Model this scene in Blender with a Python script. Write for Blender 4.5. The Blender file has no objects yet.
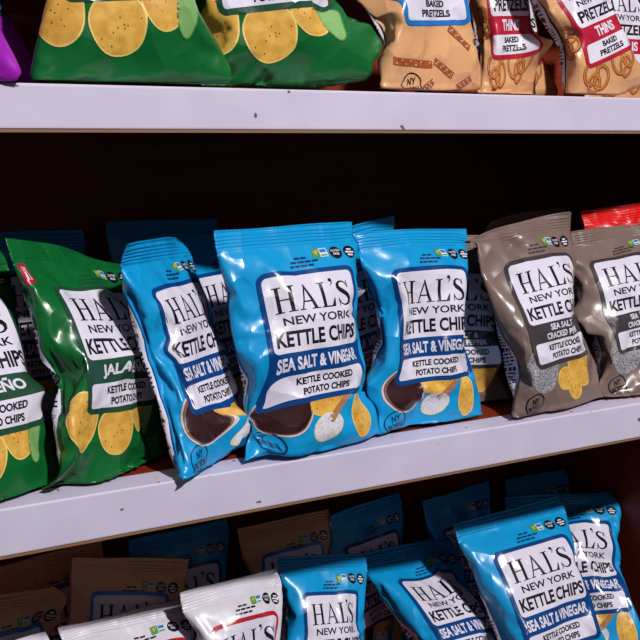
import bpy, bmesh, math, random
import numpy as np
from mathutils import Vector
from mathutils.bvhtree import BVHTree

S = bpy.context.scene
COL = S.collection

# ---------------------------------------------------------------- camera, light, exposure
cam = bpy.data.objects.new('camera', bpy.data.cameras.new('camera'))
COL.objects.link(cam)
S.camera = cam
cam.data.sensor_width = 36.0
cam.data.lens = 56.25
cam.data.clip_start = 0.02
cam.location = (0.0, -0.92, -0.0045)
cam.rotation_euler = (math.pi / 2 - 0.1809, 0.0, -0.488)

S.view_settings.view_transform = 'Standard'
S.view_settings.look = 'None'
S.view_settings.gamma = 1.0
S.view_settings.use_curve_mapping = False
S.view_settings.exposure = 0.0

flash = bpy.data.objects.new('hand_held_flash', bpy.data.lights.new('hand_held_flash', 'AREA'))
COL.objects.link(flash)
flash.data.shape = 'DISK'
flash.data.size = 0.20
flash.data.energy = 188.0
flash.data.color = (1.0, 0.985, 0.965)
flash.location = (0.92, -3.00, 2.50)
flash.rotation_euler = (Vector((0.55, 0.0, -0.32)) - Vector(flash.location)).to_track_quat('-Z', 'Y').to_euler()

world = bpy.data.worlds.new('shop_surroundings')
S.world = world
world.use_nodes = True
wn, wl = world.node_tree.nodes, world.node_tree.links
bg = wn['Background']
tc = wn.new('ShaderNodeTexCoord')
sep = wn.new('ShaderNodeSeparateXYZ')
wl.new(tc.outputs['Generated'], sep.inputs[0])
ramp = wn.new('ShaderNodeValToRGB')          # dim floor, grey far aisle, brighter ceiling
ramp.color_ramp.elements[0].position = 0.30
ramp.color_ramp.elements[0].color = (0.05, 0.045, 0.06, 1)
ramp.color_ramp.elements[1].position = 0.95
ramp.color_ramp.elements[1].color = (0.75, 0.74, 0.85, 1)
mp = wn.new('ShaderNodeMapRange')
mp.inputs['From Min'].default_value = -1
wl.new(sep.outputs['Z'], mp.inputs['Value'])
wl.new(mp.outputs[0], ramp.inputs[0])
wl.new(ramp.outputs[0], bg.inputs['Color'])
bg.inputs['Strength'].default_value = 0.24


# ---------------------------------------------------------------- materials
def lin(c):
    return tuple((v / 255 / 12.92) if v / 255 <= 0.04045 else ((v / 255 + 0.055) / 1.055) ** 2.4 for v in c) + (1.0,)


def material(name, rgb, rough=0.4, spec=0.5, noise=0.0, scale=60.0, bump=0.0, bscale=120.0, metallic=0.0, rgb2=None, coat=0.0):
    m = bpy.data.materials.new(name)
    m.use_nodes = True
    n, l = m.node_tree.nodes, m.node_tree.links
    b = n['Principled BSDF']
    b.inputs['Base Color'].default_value = lin(rgb)
    b.inputs['Roughness'].default_value = rough
    b.inputs['Specular IOR Level'].default_value = spec
    b.inputs['Metallic'].default_value = metallic
    if coat:
        b.inputs['Coat Weight'].default_value = coat
        b.inputs['Coat Roughness'].default_value = 0.12
    t = n.new('ShaderNodeTexCoord')
    if rgb2:
        nz = n.new('ShaderNodeTexNoise')
        nz.inputs['Scale'].default_value = scale
        nz.inputs['Detail'].default_value = 5.0
        l.new(t.outputs['Object'], nz.inputs['Vector'])
        r = n.new('ShaderNodeValToRGB')
        r.color_ramp.elements[0].position = 0.36
        r.color_ramp.elements[1].position = 0.64
        r.color_ramp.elements[0].color = lin(rgb)
        r.color_ramp.elements[1].color = lin(rgb2)
        l.new(nz.outputs['Fac'], r.inputs[0])
        l.new(r.outputs[0], b.inputs['Base Color'])
    if bump:
        nb = n.new('ShaderNodeTexNoise')
        nb.inputs['Scale'].default_value = bscale
        nb.inputs['Detail'].default_value = 3.0
        l.new(t.outputs['Object'], nb.inputs['Vector'])
        bp = n.new('ShaderNodeBump')
        bp.inputs['Strength'].default_value = bump
        bp.inputs['Distance'].default_value = 0.002
        l.new(nb.outputs['Fac'], bp.inputs['Height'])
        l.new(bp.outputs[0], b.inputs['Normal'])
    return m


def film(name, rgb, rough=0.30, bump=0.20, coat=0.0):
    """Printed plastic film: satin, with the small flat facets of crinkled foil."""
    m = material(name, rgb, rough, 0.5, bump=bump, bscale=55.0, coat=coat)
    n, l = m.node_tree.nodes, m.node_tree.links
    first = [x for x in n if x.type == 'BUMP'][0]
    t = [x for x in n if x.type == 'TEX_COORD'][0]
    vo = n.new('ShaderNodeTexVoronoi')
    vo.inputs['Scale'].default_value = 24.0
    wob = n.new('ShaderNodeTexNoise')
    wob.inputs['Scale'].default_value = 14.0
    mix = n.new('ShaderNodeVectorMath')
    mix.operation = 'MULTIPLY_ADD'
    mix.inputs[1].default_value = (0.06, 0.06, 0.06)
    l.new(t.outputs['Object'], wob.inputs['Vector'])
    l.new(wob.outputs['Color'], mix.inputs[0])
    l.new(t.outputs['Object'], mix.inputs[2])
    l.new(mix.outputs[0], vo.inputs['Vector'])
    b2 = n.new('ShaderNodeBump')
    b2.inputs['Strength'].default_value = 0.40
    b2.inputs['Distance'].default_value = 0.014
    l.new(vo.outputs['Distance'], b2.inputs['Height'])
    l.new(b2.outputs[0], first.inputs['Normal'])
    return m


MAT = {
    'blue': film('blue_film', (14, 146, 206)), 'blue_dark': film('dark_blue_print', (10, 62, 124), 0.22),
    'green': film('green_film', (12, 96, 44)), 'green_dark': film('dark_green_print', (34, 72, 54), 0.22),
    'grey': film('grey_brown_film', (122, 101, 95)), 'grey_dark': film('charcoal_print', (62, 55, 60), 0.22),
    'tan': film('tan_film', (214, 160, 114)), 'tan_blue': film('mid_blue_print', (30, 112, 190), 0.25),
    'red_print': film('red_print', (176, 28, 52), 0.25),
    'white': film('white_film', (212, 206, 218)), 'panel': film('white_print', (216, 210, 226), 0.25),
    'purple': film('purple_film', (160, 34, 178)), 'red': film('red_film', (214, 22, 22)),
    'ink': film('black_ink', (24, 20, 26), 0.26), 'navy_ink': film('navy_ink', (12, 50, 92), 0.3),
    'chip': material('printed_chip', (226, 178, 82), 0.35, noise=1, scale=90, rgb2=(206, 150, 60), bump=0.15),
    'chip_pale': material('printed_pale_chip', (226, 190, 132), 0.35, scale=70, rgb2=(206, 160, 100), bump=0.15),
    'chip_edge': film('printed_chip_edge', (232, 198, 112), 0.35),
    'speck': film('printed_speck', (120, 78, 34), 0.35),
    'slice': film('printed_pepper_slice', (128, 172, 104), 0.3), 'slice_edge': film('printed_pepper_rind', (62, 126, 58), 0.3),
    'vinegar': film('printed_dark_vinegar', (52, 26, 30), 0.25), 'bowl': film('printed_bowl_rim', (214, 196, 186), 0.3),
    'bowl_in': film('printed_bowl_inside', (120, 84, 80), 0.3),
    'salt': material('printed_salt', (216, 214, 222), 0.4, scale=400, rgb2=(190, 188, 198)),
    'pepper': material('printed_pepper', (176, 172, 178), 0.4, scale=500, rgb2=(86, 82, 88)),
    'spoon': film('printed_wooden_spoon', (168, 116, 74), 0.35),
    'pretzel': material('printed_pretzel', (170, 92, 42), 0.35, scale=300, rgb2=(140, 66, 26)),
    'pretzel_lit': film('printed_pretzel_edge', (206, 136, 72), 0.35),
    'badge_green': film('printed_green_badge', (62, 150, 80), 0.3), 'badge_blue': film('printed_blue_badge', (40, 120, 180), 0.3),
    'butterfly': film('printed_orange_mark', (230, 150, 40), 0.3),
    'bare': material('bare_edge_wood', (138, 100, 74), 0.6, 0.3), 'paint': None, 'wood': None,
}


def paint_material():
    """Lavender-white brushed paint with dents and a few chips down to the wood."""
    m = material('lavender_white_paint', (206, 194, 214), 0.42, 0.4, bump=0.25, bscale=35.0)
    n, l = m.node_tree.nodes, m.node_tree.links
    b = n['Principled BSDF']
    t = n.new('ShaderNodeTexCoord')
    nz = n.new('ShaderNodeTexNoise')
    nz.inputs['Scale'].default_value = 14.0
    nz.inputs['Detail'].default_value = 4.0
    l.new(t.outputs['Object'], nz.inputs['Vector'])
    r1 = n.new('ShaderNodeValToRGB')
    r1.color_ramp.elements[0].position = 0.3
    r1.color_ramp.elements[1].position = 0.7
    r1.color_ramp.elements[0].color = lin((198, 188, 212))
    r1.color_ramp.elements[1].color = lin((206, 198, 221))
    l.new(nz.outputs['Fac'], r1.inputs[0])
    vo = n.new('ShaderNodeTexNoise')
    vo.inputs['Scale'].default_value = 75.0
    vo.inputs['Detail'].default_value = 1.0
    l.new(t.outputs['Object'], vo.inputs['Vector'])
    r2 = n.new('ShaderNodeValToRGB')
    r2.color_ramp.elements[0].position = 0.745
    r2.color_ramp.elements[1].position = 0.76
    l.new(vo.outputs['Fac'], r2.inputs[0])
    mx = n.new('ShaderNodeMix')
    mx.data_type = 'RGBA'
    l.new(r2.outputs[0], mx.inputs[0])
    l.new(r1.outputs[0], mx.inputs[6])
    mx.inputs[7].default_value = lin((120, 84, 70))
    l.new(mx.outputs[2], b.inputs['Base Color'])
    return m


def wood_material():
    m = material('dark_red_brown_wood', (82, 34, 20), 0.5, 0.35)
    n, l = m.node_tree.nodes, m.node_tree.links
    b = n['Principled BSDF']
    t = n.new('ShaderNodeTexCoord')
    mpn = n.new('ShaderNodeMapping')
    mpn.inputs['Scale'].default_value = (3.0, 40.0, 40.0)
    l.new(t.outputs['Object'], mpn.inputs[0])
    nz = n.new('ShaderNodeTexNoise')
    nz.inputs['Scale'].default_value = 2.2
    nz.inputs['Detail'].default_value = 6.0
    nz.inputs['Distortion'].default_value = 0.6
    l.new(mpn.outputs[0], nz.inputs['Vector'])
    r = n.new('ShaderNodeValToRGB')
    r.color_ramp.elements[0].position = 0.3
    r.color_ramp.elements[1].position = 0.72
    r.color_ramp.elements[0].color = lin((110, 30, 15))
    r.color_ramp.elements[1].color = lin((132, 46, 24))
    l.new(nz.outputs['Fac'], r.inputs[0])
    l.new(r.outputs[0], b.inputs['Base Color'])
    return m


MAT['paint'] = paint_material()
MAT['wood'] = wood_material()

# ---------------------------------------------------------------- shelving
X0, X1, DEPTH = -0.30, 1.135, 0.37
Z_UP, Z_MID, Z_LOW = 0.0425, -0.3457, -0.775


def empty(name, loc, label=None, cat=None, group=None):
    o = bpy.data.objects.new(name, None)
    o.empty_display_size = 0.02
    COL.objects.link(o)
    o.location = loc
    if label:
        o['label'] = label
    if cat:
        o['category'] = cat
    if group:
        o['group'] = group
    return o


def box_object(name, lo, hi, mat, parent, bevel=0.0, origin=(0, 0, 0)):
    bm = bmesh.new()
    bmesh.ops.create_cube(bm, size=1.0)
    for v in bm.verts:
        v.co = Vector([(lo[i] + hi[i]) / 2 + v.co[i] * (hi[i] - lo[i]) - origin[i] for i in range(3)])
    if bevel:
        bmesh.ops.bevel(bm, geom=bm.edges[:], offset=bevel, segments=3, affect='EDGES', profile=0.6)
    me = bpy.data.meshes.new(name)
    bm.to_mesh(me)
    bm.free()
    for p in me.polygons:
        p.use_smooth = False
    me.materials.append(mat)
    o = bpy.data.objects.new(name, me)
    COL.objects.link(o)
    o.parent = parent
    return o


unit_at = (0.42, 0.0, -0.87)
unit = empty('shelving_unit', unit_at, 'dark brown wooden shelving unit with lavender-white painted shelf fronts, holding all the bags', 'shelves')
for zt, thick in ((0.4325, 0.045), (Z_UP, 0.0428), (Z_MID, 0.0495), (Z_LOW, 0.047)):
    b = box_object('shelf_board', (X0, 0.038, zt - 0.030), (X1, DEPTH, zt), MAT['wood'], unit, origin=unit_at)
    box_object('bare_wood_strip', (X0, 0.0012, zt - thick), (X1, 0.038, zt - thick + 0.0026), MAT['bare'], b, origin=unit_at)['label'] = 'unpainted lower edge'
    e = box_object('painted_front_edge', (X0, 0.0, zt - thick + 0.0026), (X1, 0.038, zt), MAT['paint'], b, bevel=0.0025, origin=unit_at)
    e['label'] = 'lavender-white painted front edge with small chips'
box_object('back_panel', (X0, DEPTH, -0.87), (X1 + 0.02, DEPTH + 0.012, 0.52), MAT['wood'], unit, origin=unit_at)
box_object('side_panel', (X1, 0.0, -0.87), (X1 + 0.02, DEPTH, 0.52), MAT['wood'], unit, origin=unit_at)
box_object('side_panel', (X0 - 0.02, 0.0, -0.87), (X0, DEPTH, 0.52), MAT['wood'], unit, origin=unit_at)


# ---------------------------------------------------------------- inflated bag shapes
# a flat tube of film is sealed at both ends and blown up, so that the creases come by themselves
W,H=0.182,0.286
NU,NV=36,56
NC=2*NU
BU,BV,KC=.006,.008,.85
SB,ST=3,51   # rows 0..SB bottom seal, ST..NV-1 top seal
def smooth_noise(rng,nc,nv,kc,kv):
    a=rng.normal(size=(nc,nv)); 
    A=np.fft.fft2(a); fc=np.fft.fftfreq(nc)*nc; fv=np.fft.fftfreq(nv)*nv
    A*=np.exp(-(fc[:,None]/kc)**2-(fv[None,:]/kv)**2)
    b=np.real(np.fft.ifft2(A)); return b/b.std()
def simulate(seed,fill=0.8,iters=420,noise=0.9):
    rng=np.random.default_rng(seed)
    X=np.zeros((NC,NV,3)); 
    c=np.arange(NC); xu=np.where(c<=NU,c/NU,(NC-c)/NU)
    v=np.arange(NV)/(NV-1)
    X[...,0]=((xu-.5)*W)[:,None]; X[...,2]=(v*H)[None,:]
    sgn=np.where(c<NU,-1.,1.); sgn[0]=0; sgn[NU]=0
    X[...,1]=(sgn*np.sin(np.pi*xu))[:,None]*np.sin(np.pi*np.clip((v-.05)/.9,0,1))[None,:]*.02
    X[...,1]+=rng.normal(size=(NC,NV))*2e-4
    lc=W/NU; lv=H/(NV-1); ld=np.hypot(lc,lv)
    V=np.zeros_like(X); dt=1.0
    fn=smooth_noise(rng,NC,NV,7,9)*noise
    mid=((v>.05)&(v<.95)).astype(float)[None,:]
    hyd=(1.25-.5*v)[None,:]
    opp=(-c)%NC
    def fix(a,b,l,ks,kc):
        d=b-a; n=np.sqrt((d*d).sum(-1))+1e-9; e=n-l
        k=np.where(e>0,ks,kc)*.5
        return d*(e/n*k)[...,None]
    def cc(s,step,l,ks,kc):
        for o in range(2):
            if step==1:
                a=X[o::2]; b=np.roll(X,-1,0)[o::2]; q=fix(a,b,l,ks,kc)
                X[o::2]+=q; idx=(np.arange(o,NC,2)+1)%NC; X[idx]-=q
    Vmax=None
    for it in range(iters):
        Xp=X.copy()
        dc=np.roll(X,-1,0)-np.roll(X,1,0); dv=np.zeros_like(X); dv[:,1:-1]=X[:,2:]-X[:,:-2]
        N=np.cross(dv,dc)  # outward? check
        vol=(X*N).sum()/3/4
        if it==0: s0=np.sign((N[...,1]*sgn[:,None]).sum())
        vol*=s0; Nn=N*s0
        target=fill*0.00135
        p=np.clip((target-vol)/target,-.3,1)*2.2
        amp=1.0 if it<iters*.8 else max(0,1-(it-iters*.8)/(iters*.15))*.6+.4
        F=Nn/(4*lc*lv)*((p*hyd+fn*.05*amp)*mid)[...,None]
        V=V*.93+F*0.00035
        X=X+V
        for k in range(6):
            cc(0,1,lc,1.,KC)
            for o in range(2):
                m=(NV-1-o)//2
                a=X[:,o:o+2*m:2]; b=X[:,o+1:o+1+2*m:2]; q=fix(a,b,lv,1.,KC); a+=q; b-=q
            Xr=None
            for pc in range(2):
                ia=np.arange(pc,NC,2); ib=(ia+1)%NC
                for pr in range(2):
                    m=(NV-1-pr)//2
                    sa=slice(pr,pr+2*m,2); sb=slice(pr+1,pr+1+2*m,2)
                    q=fix(X[ia,sa],X[ib,sb],ld,.8,.25); X[ia,sa]+=q; X[ib,sb]-=q
                    q=fix(X[ib,sa],X[ia,sb],ld,.8,.25); X[ib,sa]+=q; X[ia,sb]-=q
            # seals
            for sl in (slice(0,SB+1),slice(ST,NV)):
                m=(X[:,sl]+X[opp,sl])*.5; X[:,sl]=m
            # no crossing
            yf=X[1:NU,:,1]; yb=X[opp[1:NU],:,1]; bad=yf>yb
            mm=(yf+yb)*.5
            X[1:NU,:,1]=np.where(bad,mm,yf); X[opp[1:NU],:,1]=np.where(bad,mm,yb)
        # bending (smoothing) light
        L=np.zeros_like(X); L+=np.roll(X,1,0)+np.roll(X,-1,0)-2*X
        L[[0,NU]]=0
        X+=L*BU
        L=np.zeros_like(X); L[:,1:-1]=X[:,2:]+X[:,:-2]-2*X[:,1:-1]; X+=L*BV
        for sl in (slice(0,SB+1),slice(ST,NV)):   # stiff crimped seals
            for _ in range(2):
                X[1:-1,sl]+= .0
        V=(X-Xp)
    X[...,0]-=X[...,0].mean(); 
    X[...,1]-=.5*(X[:,SB,1].mean()+X[:,ST,1].mean())
    return X,vol,p


# ---------------------------------------------------------------- printed artwork, laid out in millimetres on the flat film
MMW, MMH = 182.0, 286.0
LX0, LX1, LY0, LY1 = 34.6, 156.5, 90.0, 232.0


class Print:
    """Flat shapes on the film: polygons, strokes and letters, each with a material and a layer."""

    def __init__(self):
        self.faces = []            # (points, material key, layer)

    def poly(self, pts, mat, layer):
        self.faces.append((list(pts), mat, layer))

    def rect(self, x0, y0, x1, y1, mat, layer, r=0.0):
        if r <= 0:
            return self.poly([(x0, y0), (x1, y0), (x1, y1), (x0, y1)], mat, layer)
        pts = []
        for cx, cy, a0 in ((x1 - r, y0 + r, -90), (x1 - r, y1 - r, 0), (x0 + r, y1 - r, 90), (x0 + r, y0 + r, 180)):
            for k in range(7):
                a = math.radians(a0 + 15 * k)
                pts.append((cx + r * math.cos(a), cy + r * math.sin(a)))
        self.poly(pts, mat, layer)

    def blob(self, cx, cy, rx, ry, mat, layer, rot=0.0, wob=0.0, seed=0, n=36):
        rng = random.Random(seed)
        ph = [rng.uniform(0, 6.28) for _ in range(4)]
        ca, sa = math.cos(math.radians(rot)), math.sin(math.radians(rot))
        pts = []
        for k in range(n):
            a = 2 * math.pi * k / n
            w = 1 + wob * (math.sin(2 * a + ph[0]) * .5 + math.sin(3 * a + ph[1]) * .5 + math.sin(5 * a + ph[2]) * .3)
            x, y = rx * w * math.cos(a), ry * w * math.sin(a)
            pts.append((cx + x * ca - y * sa, cy + x * sa + y * ca))
        self.poly(pts, mat, layer)

    def stroke(self, pts, w, mat, layer, closed=False):
        n = len(pts)
        ws = w if isinstance(w, (list, tuple)) else [w] * n
        L, R = [], []
        for k in range(n):
            a = pts[(k - 1) % n] if (closed or k > 0) else pts[k]
            b = pts[(k + 1) % n] if (closed or k < n - 1) else pts[k]
            dx, dy = b[0] - a[0], b[1] - a[1]
            d = math.hypot(dx, dy) or 1
            nx, ny = -dy / d * ws[k] / 2, dx / d * ws[k] / 2
            L.append((pts[k][0] + nx, pts[k][1] + ny))
            R.append((pts[k][0] - nx, pts[k][1] - ny))
        for k in range(n if closed else n - 1):
            j = (k + 1) % n
            self.poly([R[k], R[j], L[j], L[k]], mat, layer)

    def ring(self, cx, cy, rx, ry, w, mat, layer, rot=0.0, n=36):
        ca, sa = math.cos(math.radians(rot)), math.sin(math.radians(rot))
        pts = []
        for k in range(n):
            x, y = rx * math.cos(2 * math.pi * k / n), ry * math.sin(2 * math.pi * k / n)
            pts.append((cx + x * ca - y * sa, cy + x * sa + y * ca))
        self.stroke(pts, w, mat, layer, True)

    def text(self, s, x0, y0, x1, y1, mat, layer, bold=0.02, rot=0.0):
        pts, polys = letters(s, bold)
        ca, sa = math.cos(math.radians(rot)), math.sin(math.radians(rot))
        mx, my = (x0 + x1) / 2, (y0 + y1) / 2
        q = []
        for px, py in pts:
            x, y = (px - .5) * (x1 - x0), (py - .5) * (y1 - y0)
            q.append((mx + x * ca - y * sa, my + x * sa + y * ca))
        for f in polys:
            self.poly([q[i] for i in f], mat, layer)

    def brand(self, x0, y0, x1, y1, mat, layer):
        """HAL'S in tall thick-and-thin roman capitals."""
        P, T = [], []                                   # polygons in letter units

        def serif_stem(x, w, o, lo=0.0, hi=1.0, sw=.10):
            P.append([(o + x, lo), (o + x + w, lo), (o + x + w, hi), (o + x, hi)])
            for yb, yt in ((lo, lo + .045), (hi - .045, hi)):
                P.append([(o + x - sw, yb), (o + x + w + sw, yb), (o + x + w + sw, yt), (o + x - sw, yt)])
        serif_stem(.10, .145, 0); serif_stem(.60, .145, 0)
        P.append([(.24, .47), (.61, .47), (.61, .525), (.24, .525)])
        o = .93                                          # A
        P.append([(o + .08, .02), (o + .14, .02), (o + .41, .80), (o + .38, .94)])
        P.append([(o + .36, 1.02), (o + .43, 1.02), (o + .79, .02), (o + .63, .02)])
        P.append([(o + .20, .29), (o + .56, .29), (o + .54, .35), (o + .22, .35)])
        P.append([(o, 0), (o + .24, 0), (o + .24, .045), (o, .045)])
        P.append([(o + .52, 0), (o + .90, 0), (o + .90, .045), (o + .52, .045)])
        o = 1.90                                         # L
        serif_stem(.10, .145, o)
        P.append([(o + .24, 0), (o + .66, 0), (o + .66, .055), (o + .24, .055)])
        P.append([(o + .50, .05), (o + .66, .05), (o + .70, .33), (o + .655, .33)])
        o = 2.52                                         # apostrophe
        P.append([(o + .03 + .085 * math.cos(a), 1.06 + .075 * math.sin(a)) for a in [k * math.pi / 6 for k in range(12)]])
        P.append([(o + .115, 1.06), (o + .10, .92), (o + .0, .82), (o - .01, .85), (o + .05, .93), (o + .055, 1.0)])
        o = 2.68                                         # S
        c = [(.60, .76), (.53, .90), (.40, .965), (.26, .95), (.16, .86), (.15, .74), (.24, .63), (.38, .54), (.52, .44), (.60, .31), (.58, .16), (.47, .06), (.32, .035), (.18, .09), (.10, .24)]
        w = [.045, .05, .06, .085, .13, .17, .19, .20, .19, .17, .13, .085, .06, .05, .045]
        T.append(([(o + a, b) for a, b in c], w))
        P.append([(o + .585, .70), (o + .63, .70), (o + .63, 1.0), (o + .595, 1.0)])
        P.append([(o + .07, 0), (o + .105, 0), (o + .115, .30), (o + .07, .30)])
        sx, sy = (x1 - x0) / 3.40, (y1 - y0)
        for p in P:
            self.poly([(x0 + a * sx, y0 + b * sy) for a, b in p], mat, layer)
        for p, w in T:                                   # width follows the unit square
            q = Print()
            q.stroke(p, w, mat, layer)
            for f, m, l in q.faces:
                self.poly([(x0 + a * sx, y0 + b * sy) for a, b in f], m, l)


_letters = {}


def letters(s, bold):
    """The outline of a line of sans capitals as flat faces in the unit square."""
    if (s, bold) in _letters:
        return _letters[s, bold]
    cu = bpy.data.curves.new('lettering', 'FONT')
    cu.body = s
    cu.fill_mode = 'FRONT'
    cu.offset = bold
    cu.resolution_u = 3
    ob = bpy.data.objects.new('lettering', cu)
    COL.objects.link(ob)
    dg = bpy.context.evaluated_depsgraph_get()
    me = bpy.data.meshes.new_from_object(ob.evaluated_get(dg))
    v = np.array([tuple(p.co)[:2] for p in me.vertices])
    f = []
    for p in me.polygons:
        idx = list(p.vertices)
        if p.normal.z < 0:
            idx.reverse()
        f.append(idx)
    v = (v - v.min(0)) / (np.ptp(v, axis=0) + 1e-9)
    bpy.data.objects.remove(ob)
    bpy.data.curves.remove(cu)
    bpy.data.meshes.remove(me)
    _letters[s, bold] = (v.tolist(), f)
    return _letters[s, bold]


def label_art(kind):
    p = Print()
    d = {'blue': 'blue_dark', 'green': 'green_dark', 'grey': 'grey_dark', 'stick': 'tan_blue', 'thins': 'red_print', 'white': 'red_print', 'purple': 'navy_ink', 'red': 'ink'}[kind]
    up = {'stick': 10.0, 'thins': -15.0}.get(kind, 0.0)
    w, h = LX1 - LX0, LY1 - LY0
    y0, y1 = LY0 + up, LY1 + up

    def Y(f):
        return y1 - f * h

    def X(f):
        return LX0 + f * w
    p.rect(LX0 - 1, y0 - 1, LX1 + 1, y1 + 1, d, 4, 10)
    p.rect(LX0 + 4.5, Y(.615), LX1 - 4.5, y1 - 4.5, 'panel', 5, 6)
    p.rect(LX0 + 4.5, y0 + 5, LX1 - 4.5, Y(.785), 'panel', 5, 4)
    p.brand(X(.11), Y(.315), X(.90), Y(.115), 'ink', 6)
    p.text('NEW YORK', X(.16), Y(.415), X(.87), Y(.35), 'ink', 6, .022)
    if kind in ('stick', 'thins'):
        p.text('PRETZELS', X(.10), Y(.575), X(.92), Y(.455), 'ink', 6, .034)
        if kind == 'thins':
            p.text('THINS', X(.27), Y(.75), X(.73), Y(.645), 'panel', 6, .035)
        else:
            p.text('STICKS', X(.25), Y(.75), X(.75), Y(.645), 'panel', 6, .035)
        p.text('BAKED', X(.33), Y(.86), X(.67), Y(.805), 'ink', 6, .045)
        p.text('PRETZELS', X(.25), Y(.94), X(.75), Y(.88), 'ink', 6, .045)
    else:
        p.text('KETTLE CHIPS', X(.07), Y(.575), X(.94), Y(.455), 'ink', 6, .034)
        if kind == 'blue':
            p.text('SEA SALT & VINEGAR', X(.06), Y(.75), X(.94), Y(.65), 'panel', 6, .036)
        elif kind == 'green':
            p.text('JALAPE\u00d1O', X(.18), Y(.755), X(.82), Y(.635), 'panel', 6, .036)
        elif kind == 'grey':
            p.text('SEA SALT &', X(.30), Y(.69), X(.72), Y(.635), 'panel', 6, .03)
            p.text('CRACKED PEPPER', X(.22), Y(.765), X(.80), Y(.71), 'panel', 6, .03)
        p.text('KETTLE COOKED', X(.22), Y(.865), X(.80), Y(.81), 'ink', 6, .045)
        p.text('POTATO CHIPS', X(.27), Y(.945), X(.76), Y(.89), 'ink', 6, .045)
    return p


def chip(p, cx, cy, rx, ry, rot, seed, layer=1, pale=False):
    p.blob(cx, cy, rx, ry, 'chip_edge', layer, rot, .05, seed)
    p.blob(cx, cy, rx * .93, ry * .94, 'chip_pale' if pale else 'chip', layer + 1, rot, .05, seed)
    rng = random.Random(seed)
    for _ in range(9):
        a, r = rng.uniform(0, 6.28), rng.uniform(.1, .8)
        p.blob(cx + rx * r * math.cos(a), cy + ry * r * math.sin(a), .7, .9, 'speck', layer + 2, 0, 0, 0, 8)


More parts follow.
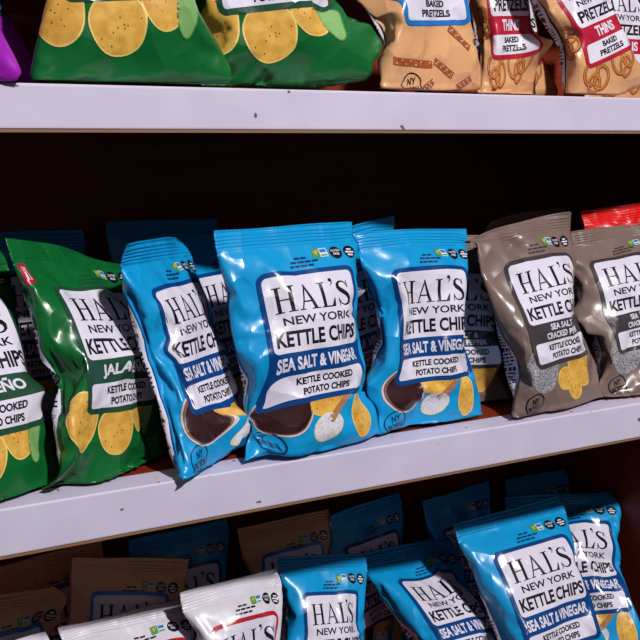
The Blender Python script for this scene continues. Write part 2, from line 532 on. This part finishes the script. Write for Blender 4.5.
def pouch_art(kind):
    p = Print()
    ink = {'blue': 'navy_ink', 'green': 'green_dark', 'grey': 'grey_dark'}.get(kind, 'ink')
    # small print and badges under the top seal
    rng = random.Random(5)
    for k, (n, x0) in enumerate(((1, 88), (3, 82), (3, 80))):
        x = x0
        for _ in range(n + 1):
            wd = rng.uniform(4, 8)
            p.rect(x, 247 - 5 * k, x + wd, 249.5 - 5 * k, ink, 1)
            x += wd + 1.5
    p.rect(112, 246, 121, 257, 'badge_green', 1)
    p.poly([(113.5, 254), (116.5, 249), (120, 255.5)], 'butterfly', 2)
    p.rect(121, 246, 131, 257, 'panel', 1)
    p.rect(122, 251.5, 130, 256, 'badge_blue', 2)
    p.rect(122, 247, 130, 249, 'badge_green', 2)
    for cx in (142, 161):
        p.blob(cx, 250, 8, 8, 'ink', 1)
        if cx == 142:
            p.text('GLUTEN', cx - 6, 251, cx + 6, 254, 'panel', 2, .02)
            p.text('FREE', cx - 4, 246.5, cx + 4, 249.5, 'panel', 2, .02)
        else:
            for y, q in ((253, 3), (249.5, 6), (246, 4)):
                p.rect(cx - q, y - 1, cx + q, y + 1, 'panel', 2)
    # back label that wraps round the left edge
    if kind == 'green':
        p.rect(4, 236, 17, 262, 'red_print', 1, 3)
        p.rect(7.5, 240, 9.5, 258, 'panel', 2)
        p.rect(11.5, 240, 13.5, 258, 'panel', 2)
    if kind == 'blue':
        chip(p, 95, 90, 26, 20, 0, 11, 1)
        p.blob(49, 84, 30, 30, 'bowl', 1)
        p.blob(49, 84, 28, 28, 'bowl_in', 2)
        p.blob(49.5, 82.5, 25.5, 25, 'vinegar', 3)
        p.stroke([(98, 64), (116, 80), (128, 94)], [9, 7, 8], 'spoon', 3)
        chip(p, 141, 63, 14, 28, 4, 12, 1)
        p.blob(95, 58, 20, 15, 'chip_edge', 2, 24, .02, 3)
        p.blob(95, 58.5, 19, 14, 'salt', 3, 24, .03, 3)
    elif kind == 'green':
        chip(p, 118, 90, 19, 27, 8, 23, 1)
        p.blob(139, 80, 10, 25, 'slice_edge', 2, -8, .04, 4)
        p.blob(139, 80, 8.6, 23.5, 'slice', 3, -8, .04, 4)
        chip(p, 30, 84, 22, 31, -5, 21, 1)
        chip(p, 78, 71, 25, 27, 10, 22, 2)
    elif kind == 'grey':
        p.blob(50, 88, 30, 30, 'pepper', 1, 0, .015, 2, 48)
        for a, b, c, d, e, s in ((116, 90, 18, 24, 10, 31), (92, 68, 17, 15, 0, 32), (108, 58, 14, 23, 14, 33), (131, 74, 14, 24, -12, 34)):
            chip(p, a, b, c, d, e, s, 1 + (s - 31) % 2)
    elif kind == 'stick':
        for a, b in (((16, 60), (82, 54)), ((86, 58), (118, 38)), ((62, 22), (84, 34)), ((120, 96), (150, 70)), ((128, 22), (152, 34))):
            p.stroke([a, b], 9, 'pretzel', 1)
            for k in range(8):
                t = (k + .5) / 8
                p.blob(a[0] + (b[0] - a[0]) * t, a[1] + (b[1] - a[1]) * t + (2 if k % 2 else -2), .9, .9, 'panel', 2, 0, 0, 0, 8)
    elif kind == 'thins':
        for cx, cy, sc, rot in ((116, 66, 30, 10), (50, 58, 26, -30), (12, 120, 26, 60), (150, 150, 22, 20)):
            ca, sa = math.cos(math.radians(rot)), math.sin(math.radians(rot))
            for ex, ey, rx, ry in ((-.42, .1, .52, .62), (.42, .1, .52, .62), (0, -.35, .45, .5)):
                pts = []
                for k in range(28):
                    a = 2 * math.pi * k / 28
                    x, y = (ex + rx * math.cos(a)) * sc, (ey + ry * math.sin(a)) * sc
                    pts.append((cx + x * ca - y * sa, cy + x * sa + y * ca))
                p.stroke(pts, 5.5, 'pretzel', 1, True)
                p.stroke([(x - .6, y + .8) for x, y in pts], 1.8, 'pretzel_lit', 2, True)
    # round stamp low on the left
    sx, sy = (48, 30) if kind in ('stick', 'thins') else (33, 44)
    if kind in ('blue', 'grey', 'stick'):
        sk = 'navy_ink' if kind == 'blue' else 'ink'
        p.ring(sx, sy, 15, 15, 1.7, sk, 1)
        p.text('NY', sx - 6, sy + 1, sx + 6, sy + 9.5, sk, 1, .02, 8)
        p.text('BORN', sx - 10.5, sy - 9.5, sx + 10.5, sy - 1, sk, 1, .02, 8)
    return p


def back_art(kind):
    p = Print()
    d = {'blue': 'blue_dark', 'green': 'green_dark', 'grey': 'grey_dark'}.get(kind, 'ink')
    p.rect(-70, 40, -8, 236, d, 1, 6)
    p.rect(-67, 43, -10.5, 233, 'panel', 2, 5)
    rng = random.Random(9)
    y = 226
    while y > 50:
        x = -64
        big = rng.random() < .2
        hgt = 5 if big else 2
        while x < -18:
            wd = rng.uniform(4, 12)
            p.rect(x, y - hgt, min(x + wd, -14), y, 'ink', 3)
            x += wd + 2
        y -= hgt + 2.6
    return p


class Decal:
    """Artwork cut along the film's grid so that it can follow every crease."""

    def __init__(self, art, nx=72, ny=110):
        bm = bmesh.new()
        lay = bm.verts.layers.float.new('layer')
        self.mats = []
        for pts, m, l in art.faces:
            if m not in self.mats:
                self.mats.append(m)
            vs = [bm.verts.new((x, y, 0)) for x, y in pts]
            for v in vs:
                v[lay] = l
            f = bm.faces.new(vs)
            f.material_index = self.mats.index(m)
        big = [f for f in bm.faces if len(f.verts) > 4]
        if big:
            bmesh.ops.triangulate(bm, faces=big)
        bm.normal_update()
        flip = [f for f in bm.faces if f.normal.z < 0]
        if flip:
            bmesh.ops.reverse_faces(bm, faces=flip)
        xs = [v.co.x for v in bm.verts]
        ys = [v.co.y for v in bm.verts]
        for n, size, lo, hi, ax in ((nx, MMW, min(xs), max(xs), 0), (ny, MMH, min(ys), max(ys), 1)):
            step = size / n
            for k in range(math.ceil(lo / step), math.floor(hi / step) + 1):
                co, no = [0, 0, 0], [0, 0, 0]
                co[ax] = k * step
                no[ax] = 1
                g = [f for f in bm.faces if min(v.co[ax] for v in f.verts) < k * step < max(v.co[ax] for v in f.verts)]
                if g:
                    e = {ed for f in g for ed in f.edges}
                    vv = {v for f in g for v in f.verts}
                    bmesh.ops.bisect_plane(bm, geom=g + list(e) + list(vv), plane_co=co, plane_no=no, dist=1e-4)
        bm.verts.index_update()
        self.uv = np.array([(v.co.x / MMW, v.co.y / MMH) for v in bm.verts])
        self.layer = np.array([v[lay] for v in bm.verts])
        self.faces = [tuple(v.index for v in f.verts) for f in bm.faces]
        self.mi = [f.material_index for f in bm.faces]
        bm.free()


_decals = {}


def decal(kind, which, coarse):
    k = (kind, which, coarse)
    if k not in _decals:
        art = {'label': label_art, 'pouch': pouch_art, 'back': back_art}[which](kind)
        _decals[k] = Decal(art, *((36, 55) if coarse else (72, 110)))
    return _decals[k]


# ---------------------------------------------------------------- bags: pose, contact, mesh
def mirrored(X):
    return X[(NU - np.arange(NC)) % NC] * np.array([-1, 1, 1])


SHAPES = ((1, .84, .9), (2, .86, .7), (3, .9, .6), (4, .9, .5), (5, .86, .8), (6, .9, .7), (7, .84, .6), (8, .9, .9), (9, .88, .5), (10, .86, .6), (11, .9, .6), (12, .88, .8))
_shape = {}


def shape(i):
    if abs(i) not in _shape:
        s, f, n = SHAPES[abs(i) - 1]
        _shape[abs(i)] = simulate(s, f, 380, n)[0]
    X = _shape[abs(i)]
    return mirrored(X) if i < 0 else X.copy()


def rotation(yaw, lean, roll):
    cy, sy, cl, sl, cr, sr = math.cos(yaw), math.sin(yaw), math.cos(lean), math.sin(lean), math.cos(roll), math.sin(roll)
    Rz = np.array([[cy, -sy, 0], [sy, cy, 0], [0, 0, 1]])
    Rx = np.array([[1, 0, 0], [0, cl, sl], [0, -sl, cl]])
    Ry = np.array([[cr, 0, sr], [0, 1, 0], [-sr, 0, cr]])
    return Rz @ Rx @ Ry


def bend(X, r0, r1, th):
    """Curl the rows r0..r1 (a seal) about the seam r0 by th[c] radians, backwards when positive."""
    rows = range(r0 + 1, r1 + 1) if r1 > r0 else range(r0 - 1, r1 - 1, -1)
    n = abs(r1 - r0)
    for r in rows:
        t = th * (0.55 + 0.45 * abs(r - r0) / n)
        d = X[:, r] - X[:, r0]
        c, s = np.cos(t), np.sin(t)
        y, z = d[:, 1].copy(), d[:, 2].copy()
        X[:, r, 1] = X[:, r0, 1] + c * y + s * z
        X[:, r, 2] = X[:, r0, 2] - s * y + c * z


XU = np.where(np.arange(NC) <= NU, np.arange(NC) / NU, (NC - np.arange(NC)) / NU)


def normals(X):
    dc = np.roll(X, -1, 0) - np.roll(X, 1, 0)
    dv = np.empty_like(X)
    dv[:, 1:-1] = X[:, 2:] - X[:, :-2]
    dv[:, 0] = X[:, 1] - X[:, 0]
    dv[:, -1] = X[:, -1] - X[:, -2]
    n = np.cross(dc, dv)
    return n / (np.linalg.norm(n, axis=-1, keepdims=True) + 1e-12)


def spline(G, s, v):
    """Catmull-Rom sample of a tube grid: s in turns of half the tube (0..1 the front), v in 0..1."""
    c = np.asarray(s) * NU
    r = np.clip(np.asarray(v) * (NV - 1), 0, NV - 1 - 1e-6)
    ci, ri = np.floor(c).astype(int), np.floor(r).astype(int)
    a, b = (c - ci)[:, None], (r - ri)[:, None]

    def w(t):
        return (-.5 * t + t * t - .5 * t ** 3, 1 - 2.5 * t * t + 1.5 * t ** 3, .5 * t + 2 * t * t - 1.5 * t ** 3, -.5 * t * t + .5 * t ** 3)
    wa, wb = w(a), w(b)
    out = 0
    for i in range(4):
        cc = (ci + i - 1) % NC
        row = 0
        for j in range(4):
            row = row + G[cc, np.clip(ri + j - 1, 0, NV - 1)] * wb[j]
        out = out + row * wa[i]
    return out


QUADS = [(c * NV + r, ((c + 1) % NC) * NV + r, ((c + 1) % NC) * NV + r + 1, c * NV + r + 1) for c in range(NC) for r in range(NV - 1)]


def strain(X, sc, sx, n=2):
    """Film hardly stretches: pull the grid back to its flat lengths."""
    for _ in range(n):
        for ax, l0, kc in ((0, W / NU * sc * sx, .5), (1, H / (NV - 1) * sc, .5)):
            for o in range(2):
                if ax == 0:
                    ia = np.arange(o, NC, 2)
                    ib = (ia + 1) % NC
                    a, b = X[ia], X[ib]
                else:
                    m = (NV - 1 - o) // 2
                    a, b = X[:, o:o + 2 * m:2], X[:, o + 1:o + 1 + 2 * m:2]
                d = b - a
                q = np.sqrt((d * d).sum(-1)) + 1e-9
                e = q - l0
                g = d * (np.where(e > 0, .45, kc * .3) * e / q)[..., None]
                if ax == 0:
                    X[ia] += g
                    X[ib] -= g
                else:
                    a += g
                    b -= g


def settle(bags, rounds=18, quiet=3, finish=True):
    """Let the posed bags dent each other, the boards and the side of the unit where they touch."""
    for it in range(rounds):
        trees = [BVHTree.FromPolygons(b['X'].reshape(-1, 3).tolist(), QUADS) for b in bags]
        lo = [b['X'].min((0, 1)) for b in bags]
        hi = [b['X'].max((0, 1)) for b in bags]
        moves = []
        last = it >= rounds - quiet
        for i, b in enumerate(bags):
            P = b['X'].reshape(-1, 3)
            D = np.zeros_like(P)
            for j, o in enumerate(bags):
                if i == j or (lo[i] > hi[j]).any() or (hi[i] < lo[j]).any():
                    continue
                near = np.nonzero(((P > lo[j]) & (P < hi[j])).all(1))[0]
                share = b['weight'] / (b['weight'] + o['weight']) * (1.0 if last else .6)
                for k in near:
                    loc, no, f, d = trees[j].find_nearest(P[k], .045)
                    if loc is None:
                        continue
                    r = f % (NV - 1)
                    gap = np.array(loc) - P[k]
                    no = np.array(no)
                    if gap @ no > -.0022 and (SB < r < ST or d < .004):
                        step = (gap + no * .0028) * share
                        if step @ step > D[k] @ D[k]:
                            D[k] = step
            moves.append(D.reshape(NC, NV, 3))
        for b, D in zip(bags, moves):
            if not D.any():
                continue
            for _ in range(1 if last else 6):
                s = (np.roll(D, 1, 0) + np.roll(D, -1, 0)) / 4 + D / 2
                s[:, 1:-1] = (s[:, 2:] + s[:, :-2]) / 4 + s[:, 1:-1] / 2
                D = np.where(np.abs(D) > np.abs(s), D, s)
            b['X'] = b['X'] + D
            b['touched'] = b.get('touched', 0) + (np.abs(D).sum(-1, keepdims=True) > 2e-4)
            if not last:
                strain(b['X'], b['size'], b['squeeze'], 3)
            confine(b)
    if not finish:
        return
    for b in bags:                                      # take the jaggedness out of the dented film
        if 'touched' not in b:
            continue
        w = np.minimum(b['touched'], 1).astype(float)
        for _ in range(2):
            w = np.maximum(w, (np.roll(w, 1, 0) + np.roll(w, -1, 0)) / 2)
        for _ in range(3):
            X = b['X']
            s = (np.roll(X, 1, 0) + np.roll(X, -1, 0)) / 2
            s[:, 1:-1] = s[:, 1:-1] / 2 + (X[:, 2:] + X[:, :-2]) / 4
            w2 = w.copy()
            w2[:, [0, -1]] = 0
            b['X'] = X + (s - X) * .45 * w2
        confine(b)


def confine(b):
    X = b['X']
    h = .005
    q = X[..., 2] - b['shelf'] - .0008
    X[..., 2] = np.where(q < h, h * np.exp(np.minimum(q - h, 0) / h), q) + b['shelf'] + .0008
    for ax, lim in ((1, DEPTH - .003), (0, X1 - .003)):
        q = lim - X[..., ax]
        X[..., ax] = lim - np.where(q < h, h * np.exp(np.minimum(q - h, 0) / h), q)


def mesh_object(name, verts, faces, mats, mi, nrm, parent, origin):
    me = bpy.data.meshes.new(name)
    me.from_pydata((verts - origin).tolist(), [], faces)
    for m in mats:
        me.materials.append(MAT[m])
    if mi is not None:
        me.polygons.foreach_set('material_index', mi)
    me.polygons.foreach_set('use_smooth', [True] * len(faces))
    if nrm is not None:
        me.normals_split_custom_set_from_vertices(nrm.tolist())
    me.update()
    o = bpy.data.objects.new(name, me)
    COL.objects.link(o)
    o.parent = parent
    return o


BASE, STEP = .00036, .00010
FILM = {'blue': 'blue', 'green': 'green', 'grey': 'grey', 'stick': 'tan', 'thins': 'tan', 'white': 'white', 'purple': 'purple', 'red': 'red'}


def lay(X, N, d):
    P = spline(X, d.uv[:, 0], d.uv[:, 1])
    n = spline(N, d.uv[:, 0], d.uv[:, 1])
    n /= np.linalg.norm(n, axis=1, keepdims=True) + 1e-12
    return P + n * (BASE + STEP * d.layer)[:, None], n


def seal_mesh(X, N, v0, v1, up):
    """A crimped strip: both films pressed into ridges, with a pinked outer edge."""
    nc, nr = 2 * 72, 30
    s = np.arange(nc) / 72
    t = np.linspace(0, 1, nr)
    ss, tt = np.meshgrid(s, t, indexing='ij')
    ss, tt = ss.ravel(), tt.ravel()
    zig = np.where(np.round(np.where(ss <= 1, ss, 2 - ss) * 72) % 2 == 0, 0, .0022) * (tt == 1)
    vv = v0 + (v1 - v0) * tt
    P = spline(X, ss, vv)
    n = spline(N, ss, vv)
    n /= np.linalg.norm(n, axis=1, keepdims=True) + 1e-12
    e = np.minimum(ss % 1, 1 - ss % 1)
    amp = .00075 * np.sin(tt * 2 * math.pi * 5.5) * np.clip(tt * 6, 0, 1) * np.clip(e * 20, 0, 1)
    P = P + n * (.00025 + np.where(ss < 1, 1, -1) * amp)[:, None]
    ax = spline(X, ss, np.full_like(ss, v1)) - spline(X, ss, np.full_like(ss, v0))
    P = P - ax * (zig / .02)[:, None]
    f = []
    for c in range(nc):
        d = (c + 1) % nc
        for r in range(nr - 1):
            q = (c * nr + r, d * nr + r, d * nr + r + 1, c * nr + r + 1)
            f.append(q if up else q[::-1])
    for c in range(72):
        a, b2 = c, c + 1
        g, h = (nc - a) % nc, nc - b2
        q = [a * nr + nr - 1, b2 * nr + nr - 1, h * nr + nr - 1, g * nr + nr - 1]
        q = list(dict.fromkeys(q))
        if len(q) > 2:
            f.append(tuple(q) if up else tuple(q[::-1]))
    return P, f


def make_bag(b):
    X = b['X']
    N = normals(X)
    kind, coarse = b['kind'], b['coarse']
    cen = X[:, SB + 1].mean(0)
    origin = np.array([cen[0], cen[1], b['shelf']])
    root = empty('pretzel_bag' if kind in ('stick', 'thins') else 'chip_bag', origin, b['label'], 'pretzel bag' if kind in ('stick', 'thins') else 'chip bag', b['group'])
    m = 1 if coarse else 2
    nc, r0, r1 = NC * m, SB * m, ST * m
    s = np.arange(nc) / (NU * m)
    v = np.arange(r0, r1 + 1) / ((NV - 1) * m)
    nr = len(v)
    ss, vv = np.meshgrid(s, v, indexing='ij')
    P = spline(X, ss.ravel(), vv.ravel())
    Q = spline(N, ss.ravel(), vv.ravel())
    Q /= np.linalg.norm(Q, axis=1, keepdims=True) + 1e-12
    f = [(c * nr + r, ((c + 1) % nc) * nr + r, ((c + 1) % nc) * nr + r + 1, c * nr + r + 1) for c in range(nc) for r in range(nr - 1)]
    mats, mi = [FILM[kind]], [0] * len(f)
    if kind not in ('red', 'purple'):
        d = decal(kind, 'pouch', coarse)
        p2, n2 = lay(X, N, d)
        f = f + [tuple(i + len(P) for i in q) for q in d.faces]
        mi = mi + [i + 1 for i in d.mi]
        mats = mats + d.mats
        P, Q = np.concatenate([P, p2]), np.concatenate([Q, n2])
    mesh_object('pouch', P, f, mats, mi, Q, root, origin)
    for name, a, e, up in (('top_seal', ST, NV - 1, True), ('bottom_seal', SB, 0, False)):
        P, f = seal_mesh(X, N, a / (NV - 1), e / (NV - 1), up)
        mesh_object(name, P, f, [FILM[kind]], None, None, root, origin)
    for name, w in (('front_label', 'label'), ('back_label', 'back')):
        d = decal(kind, w, coarse)
        P, n2 = lay(X, N, d)
        o = mesh_object(name, P, d.faces, d.mats, d.mi, n2, root, origin)
        o['label'] = 'printed white front label with lettering' if w == 'label' else 'printed white back label with small print'
    return root


def pose(name, kind, shelf, var, x, y, z, yaw, lean, roll, sc, label, group, top=(.15, 0.0), coarse=False, puff=1.0, weight=1.0, squeeze=1.0):
    X = shape(var)
    X[..., 1] *= puff
    X[..., 0] *= squeeze
    bend(X, ST, NV - 1, top[0] + top[1] * (XU - .5) + .10 * np.sin(XU * 7 + var))
    bend(X, SB, 0, np.full(NC, -1.35))
    for r in range(SB + 1):                             # the folded seal's corners draw in
        X[:, r, 0] *= 1 - .12 * (1 - r / (SB + 1))
    X = (X * sc) @ rotation(yaw, lean, roll).T + np.array([x, y, z])
    b = dict(name=name, kind=kind, shelf=shelf, X=X, label=label, group=group, coarse=coarse, weight=weight, size=sc, squeeze=squeeze)
    confine(b)
    return b


# ---------------------------------------------------------------- every bag: film, board, shape, place, turn, lean, roll, size, what it is
ROWS = [
    ('M0', 'green', Z_MID, 10, 0.1539, 0.0092, -0.3805, 0.4510, 0.3752, 0.0446, 1.0188,
     'green chip bag at the far left of the middle shelf', 'green chip bags', (0.25, 0.2), False, 0.85, 0.5, 0.94),
    ('M1', 'green', Z_MID, 8, 0.2816, 0.0203, -0.3720, 0.6648, 0.3739, 0.1657, 0.9851,
     'dark green jalapeño chip bag, second from left on the middle shelf', 'green chip bags', (0.5, 0.9), False, 0.78, 0.6, 1.0),
    ('M2', 'blue', Z_MID, 7, 0.3857, 0.0308, -0.3812, 0.7921, 0.2676, 0.0451, 0.9872,
     'blue chip bag turned sideways, wedged between the green bag and the upright blue bags', 'blue chip bags', (-0.1, 0.8), False, 0.68, 0.2, 0.88),
    ('M3', 'blue', Z_MID, 6, 0.4950, 0.0057, -0.3807, 0.1736, 0.2148, -0.0015, 1.0077,
     'large upright blue salt and vinegar bag in the middle of the middle shelf', 'blue chip bags', (0.05, 0.0), False, 0.92, 0.12, 1.04),
    ('M4', 'blue', Z_MID, 1, 0.6543, 0.0367, -0.3819, 0.0830, 0.1447, 0.0333, 0.9558,
     'upright blue salt and vinegar bag beside the brown-grey bags on the middle shelf', 'blue chip bags', (0.1, 0.1), False, 0.92, 0.09, 1.0),
    ('M5', 'grey', Z_MID, 3, 0.8463, 0.0160, -0.3764, 0.1997, 0.2477, -0.0322, 0.9816,
     'brown-grey cracked pepper bag with slanting raised top seal, right of the blue bags', 'brown-grey chip bags', (0.8, -2.2), False, 0.9, 0.12, 1.0),
    ('M6', 'grey', Z_MID, 9, 1.0074, 0.0033, -0.3664, -0.1776, 0.4264, -0.1171, 0.9308,
     'brown-grey cracked pepper bag standing in front of the red bag at the shelf end', 'brown-grey chip bags', (0.2, 0.3), False, 0.9, 0.08, 1.0),
    ('M2b', 'blue', Z_MID, 4, 0.4775, 0.1659, -0.3782, 0.4654, 0.2221, -0.0218, 0.9249,
     'blue bag in shadow behind the sideways blue bag on the middle shelf', 'blue chip bags', (0.1, 0.0), False, 0.55, 1.0, 0.85),
    ('M3b', 'blue', Z_MID, 2, 0.6120, 0.1392, -0.3816, 0.2616, -0.0397, -0.1084, 0.9584,
     'blue bag with upturned top corner, peeking out between the two upright blue bags', 'blue chip bags', (-0.1, 0.2), False, 0.55, 1.0, 1.0),
    ('M4b', 'grey', Z_MID, 11, 0.7355, 0.0994, -0.3784, -0.2464, 0.1442, 0.0399, 0.8901,
     'brown-grey bag half hidden behind the right upright blue bag on the middle shelf', 'brown-grey chip bags', (0.1, 0.1), False, 0.55, 1.0, 1.0),
    ('M5b', 'grey', Z_MID, 5, 0.9337, 0.1396, -0.3776, 0.1730, 0.2041, -0.0231, 0.9641,
     'brown-grey bag behind the slanting brown-grey bag, only its top flap showing', 'brown-grey chip bags', (-0.3, 0.6), False, 0.55, 1.0, 1.0),
    ('M6b', 'red', Z_MID, -11, 1.0794, 0.1184, -0.3685, -0.1814, -0.0326, -0.0901, 0.9621,
     'bright red bag behind the last brown-grey bag on the middle shelf', None, (0.3, 0.1), False, 0.55, 1.0, 1.0),
    ('B1', 'blue', Z_MID, 2, 0.2561, 0.2695, -0.3804, 0.2002, 0.1205, 0.0169, 0.9375,
     'dark shaded blue bag behind the leftmost green bag on the middle shelf', 'blue chip bags', (0.1, 0.1), True, 0.55, 1.0, 0.84),
    ('B3', 'blue', Z_MID, 6, 0.4215, 0.2897, -0.3812, -0.1001, 0.1016, 0.0076, 0.9561,
     'dark shaded blue bag whose top rises behind the sideways blue bag', 'blue chip bags', (-0.1, -0.1), True, 0.55, 1.0, 0.84),
    ('U1', 'green', Z_UP, 11, 0.3074, 0.0193, 0.0131, -0.0510, 0.2617, -0.0713, 1.1002,
     'green chip bag on the top shelf, right next to the purple bag', 'green chip bags', (0.1, 0.0), False, 1.0, 0.4, 1.0),
    ('U2', 'green', Z_UP, 12, 0.4750, 0.0443, 0.0139, -0.2102, 0.1736, -0.1073, 1.1349,
     'green chip bag on the top shelf beside the tan pretzel bag with the blue label', 'green chip bags', (0.1, 0.0), False, 0.85, 0.5, 1.0),
    ('U3', 'stick', Z_UP, 4, 0.6583, 0.0354, 0.0173, 0.2781, 0.1575, -0.0920, 0.9476,
     'tan pretzel bag with blue-bordered label and pretzel sticks on the top shelf', 'tan pretzel bags', (0.1, 0.0), False, 0.7, 0.25, 1.0),
    ('U4', 'thins', Z_UP, 5, 0.7903, 0.0747, 0.0171, -0.0081, 0.1430, -0.0328, 0.9200,
     'tan pretzel bag with red label, beside the blue-labelled pretzel bag on the top shelf', 'tan pretzel bags', (0.1, 0.0), False, 0.6, 0.5, 0.56),
    ('U6', 'thins', Z_UP, -7, 0.9178, 0.0258, 0.0207, 0.0494, 0.2090, -0.3458, 0.8498,
     'leaning tan pretzel bag with red label at the front right of the top shelf', 'tan pretzel bags', (0.1, 0.0), False, 1.0, 0.15, 1.0),
    ('U0', 'purple', Z_UP, 9, 0.1019, 0.0060, 0.0160, -0.2532, 0.2435, -0.0471, 1.0008,
     'purple chip bag at the far left of the top shelf', 'purple chip bags', (0.1, 0.0), False, 1.0, 1.0, 1.0),
    ('U0b', 'purple', Z_UP, 2, 0.1561, 0.1299, 0.0142, 0.1987, 0.2003, -0.0707, 1.0003,
     'shaded purple bag behind, between the purple bag and the green bag on the top shelf', 'purple chip bags', (0.1, 0.0), True, 0.55, 1.0, 1.0),
    ('U5', 'thins', Z_UP, -5, 0.9286, 0.2199, 0.0258, -0.0028, 0.1994, -0.1597, 0.8502,
     'shaded tan pretzel bag behind, in the gap between the two red-labelled pretzel bags', 'tan pretzel bags', (0.1, 0.0), True, 0.55, 1.0, 1.0),
    ('U7', 'thins', Z_UP, 5, 1.0327, 0.1300, 0.0154, 0.0999, 0.1500, -0.0022, 0.8500,
     'tan pretzel bag behind the leaning pretzel bag at the right end of the top shelf', 'tan pretzel bags', (0.1, 0.0), True, 0.55, 1.0, 1.0),
    ('L1', 'white', Z_LOW, 12, 0.3345, 0.0360, -0.7984, 0.2328, 0.6064, 0.0948, 0.9792,
     'white chip bag low at the left of the bottom shelf, with creased top seal', 'white chip bags', (0.5, 0.0), False, 0.75, 0.5, 1.0),
    ('L2', 'white', Z_LOW, -1, 0.4552, 0.0679, -0.8091, 0.0659, 0.3354, -0.0062, 0.9798,
     'white chip bag with red-bordered label beside a shaded blue bag on the bottom shelf', 'white chip bags', (0.2, 0.3), False, 0.8, 0.5, 0.78),
    ('L3', 'blue', Z_LOW, -6, 0.5534, 0.0886, -0.7965, 0.0410, 0.3823, 0.1721, 0.9323,
     'blue chip bag with shadowed top on the bottom shelf, right beside the white bags', 'blue chip bags', (0.1, 0.1), False, 0.8, 0.5, 0.8),
    ('L4', 'blue', Z_LOW, -10, 0.7887, 0.0449, -0.7961, 0.2135, 0.8347, 0.1069, 1.0283,
     'blue chip bag leaning far back in the middle of the bottom shelf', 'blue chip bags', (0.1, 0.1), False, 0.85, 0.4, 1.0),
    ('L5', 'blue', Z_LOW, 4, 0.9008, 0.0243, -0.8035, -0.0109, 0.4948, -0.0535, 1.0699,
     'large blue chip bag leaning back at the front right of the bottom shelf', 'blue chip bags', (0.2, 0.0), False, 1.0, 0.1, 1.0),
    ('L6', 'blue', Z_LOW, 9, 0.9973, 0.0774, -0.7963, -0.4101, 0.6738, -0.0466, 1.0265,
     'blue bag tucked behind the large blue bag, right end of bottom shelf', 'blue chip bags', (0.2, 0.2), False, 1.0, 1.0, 1.0),
    ('L0', 'white', Z_LOW, -8, 0.1708, 0.0279, -0.7910, 0.6464, 0.4187, 0.2461, 0.9315,
     'white bag in front of the creased white bag, only its top seal showing', 'white chip bags', (0.4, 0.0), True, 1.0, 1.0, 1.0),
    ('N1', 'stick', Z_LOW, 3, 0.3032, 0.2183, -0.8021, -0.1833, 0.1467, 0.1424, 0.9682,
     'shaded tan bag directly behind the white bags on the bottom shelf', 'tan pretzel bags', (0.1, 0.1), True, 0.55, 1.0, 0.84),
    ('N2', 'stick', Z_LOW, -2, 0.1532, 0.1552, -0.7978, 0.3953, 0.2035, 0.2041, 0.9649,
     'shaded tan bag at the far left of the bottom shelf', 'tan pretzel bags', (0.2, 0.0), True, 0.55, 1.0, 0.84),
    ('N3', 'stick', Z_LOW, 10, 0.2710, 0.2912, -0.8127, 0.1024, 0.1087, -0.0250, 0.9788,
     'deeply shaded tan bag in the back row at the left of the bottom shelf', 'tan pretzel bags', (0.1, 0.1), True, 0.55, 1.0, 0.84),
    ('N4', 'blue', Z_LOW, 7, 0.4362, 0.2844, -0.8119, 0.0998, 0.0915, 0.0144, 0.9849,
     'dark shaded blue bag in the back row behind the tan bags, bottom shelf', 'blue chip bags', (0.1, 0.1), True, 0.55, 1.0, 0.84),
    ('N6', 'stick', Z_LOW, -9, 0.5908, 0.2585, -0.8096, 0.0017, 0.1282, -0.0101, 0.9603,
     'deeply shaded tan bag, back row, above the white and blue bags, bottom shelf', 'tan pretzel bags', (0.2, 0.1), True, 0.55, 1.0, 0.84),
    ('N7', 'blue', Z_LOW, 5, 0.7313, 0.2679, -0.8077, 0.2045, 0.1210, -0.0041, 0.9423,
     'dark shaded blue bag touching the deeply shaded tan bag, back row, bottom shelf', 'blue chip bags', (0.1, 0.2), True, 0.55, 1.0, 0.84),
    ('N9', 'blue', Z_LOW, -4, 0.8974, 0.2669, -0.8085, 0.1085, 0.1055, -0.0232, 0.9177,
     'dark shaded blue bag in the back row just above the large blue bag, bottom shelf', 'blue chip bags', (0.1, 0.1), True, 0.55, 1.0, 0.84),
    ('N10', 'blue', Z_LOW, 6, 1.0659, 0.2760, -0.8085, -0.0076, 0.1543, 0.0116, 0.8929,
     'dark shaded blue bag at the right end of the back row, bottom shelf', 'blue chip bags', (0.2, 0.1), True, 0.55, 1.0, 0.84),
]

bags = [pose(*r) for r in ROWS]
settle(bags)
for b in bags:
    make_bag(b)
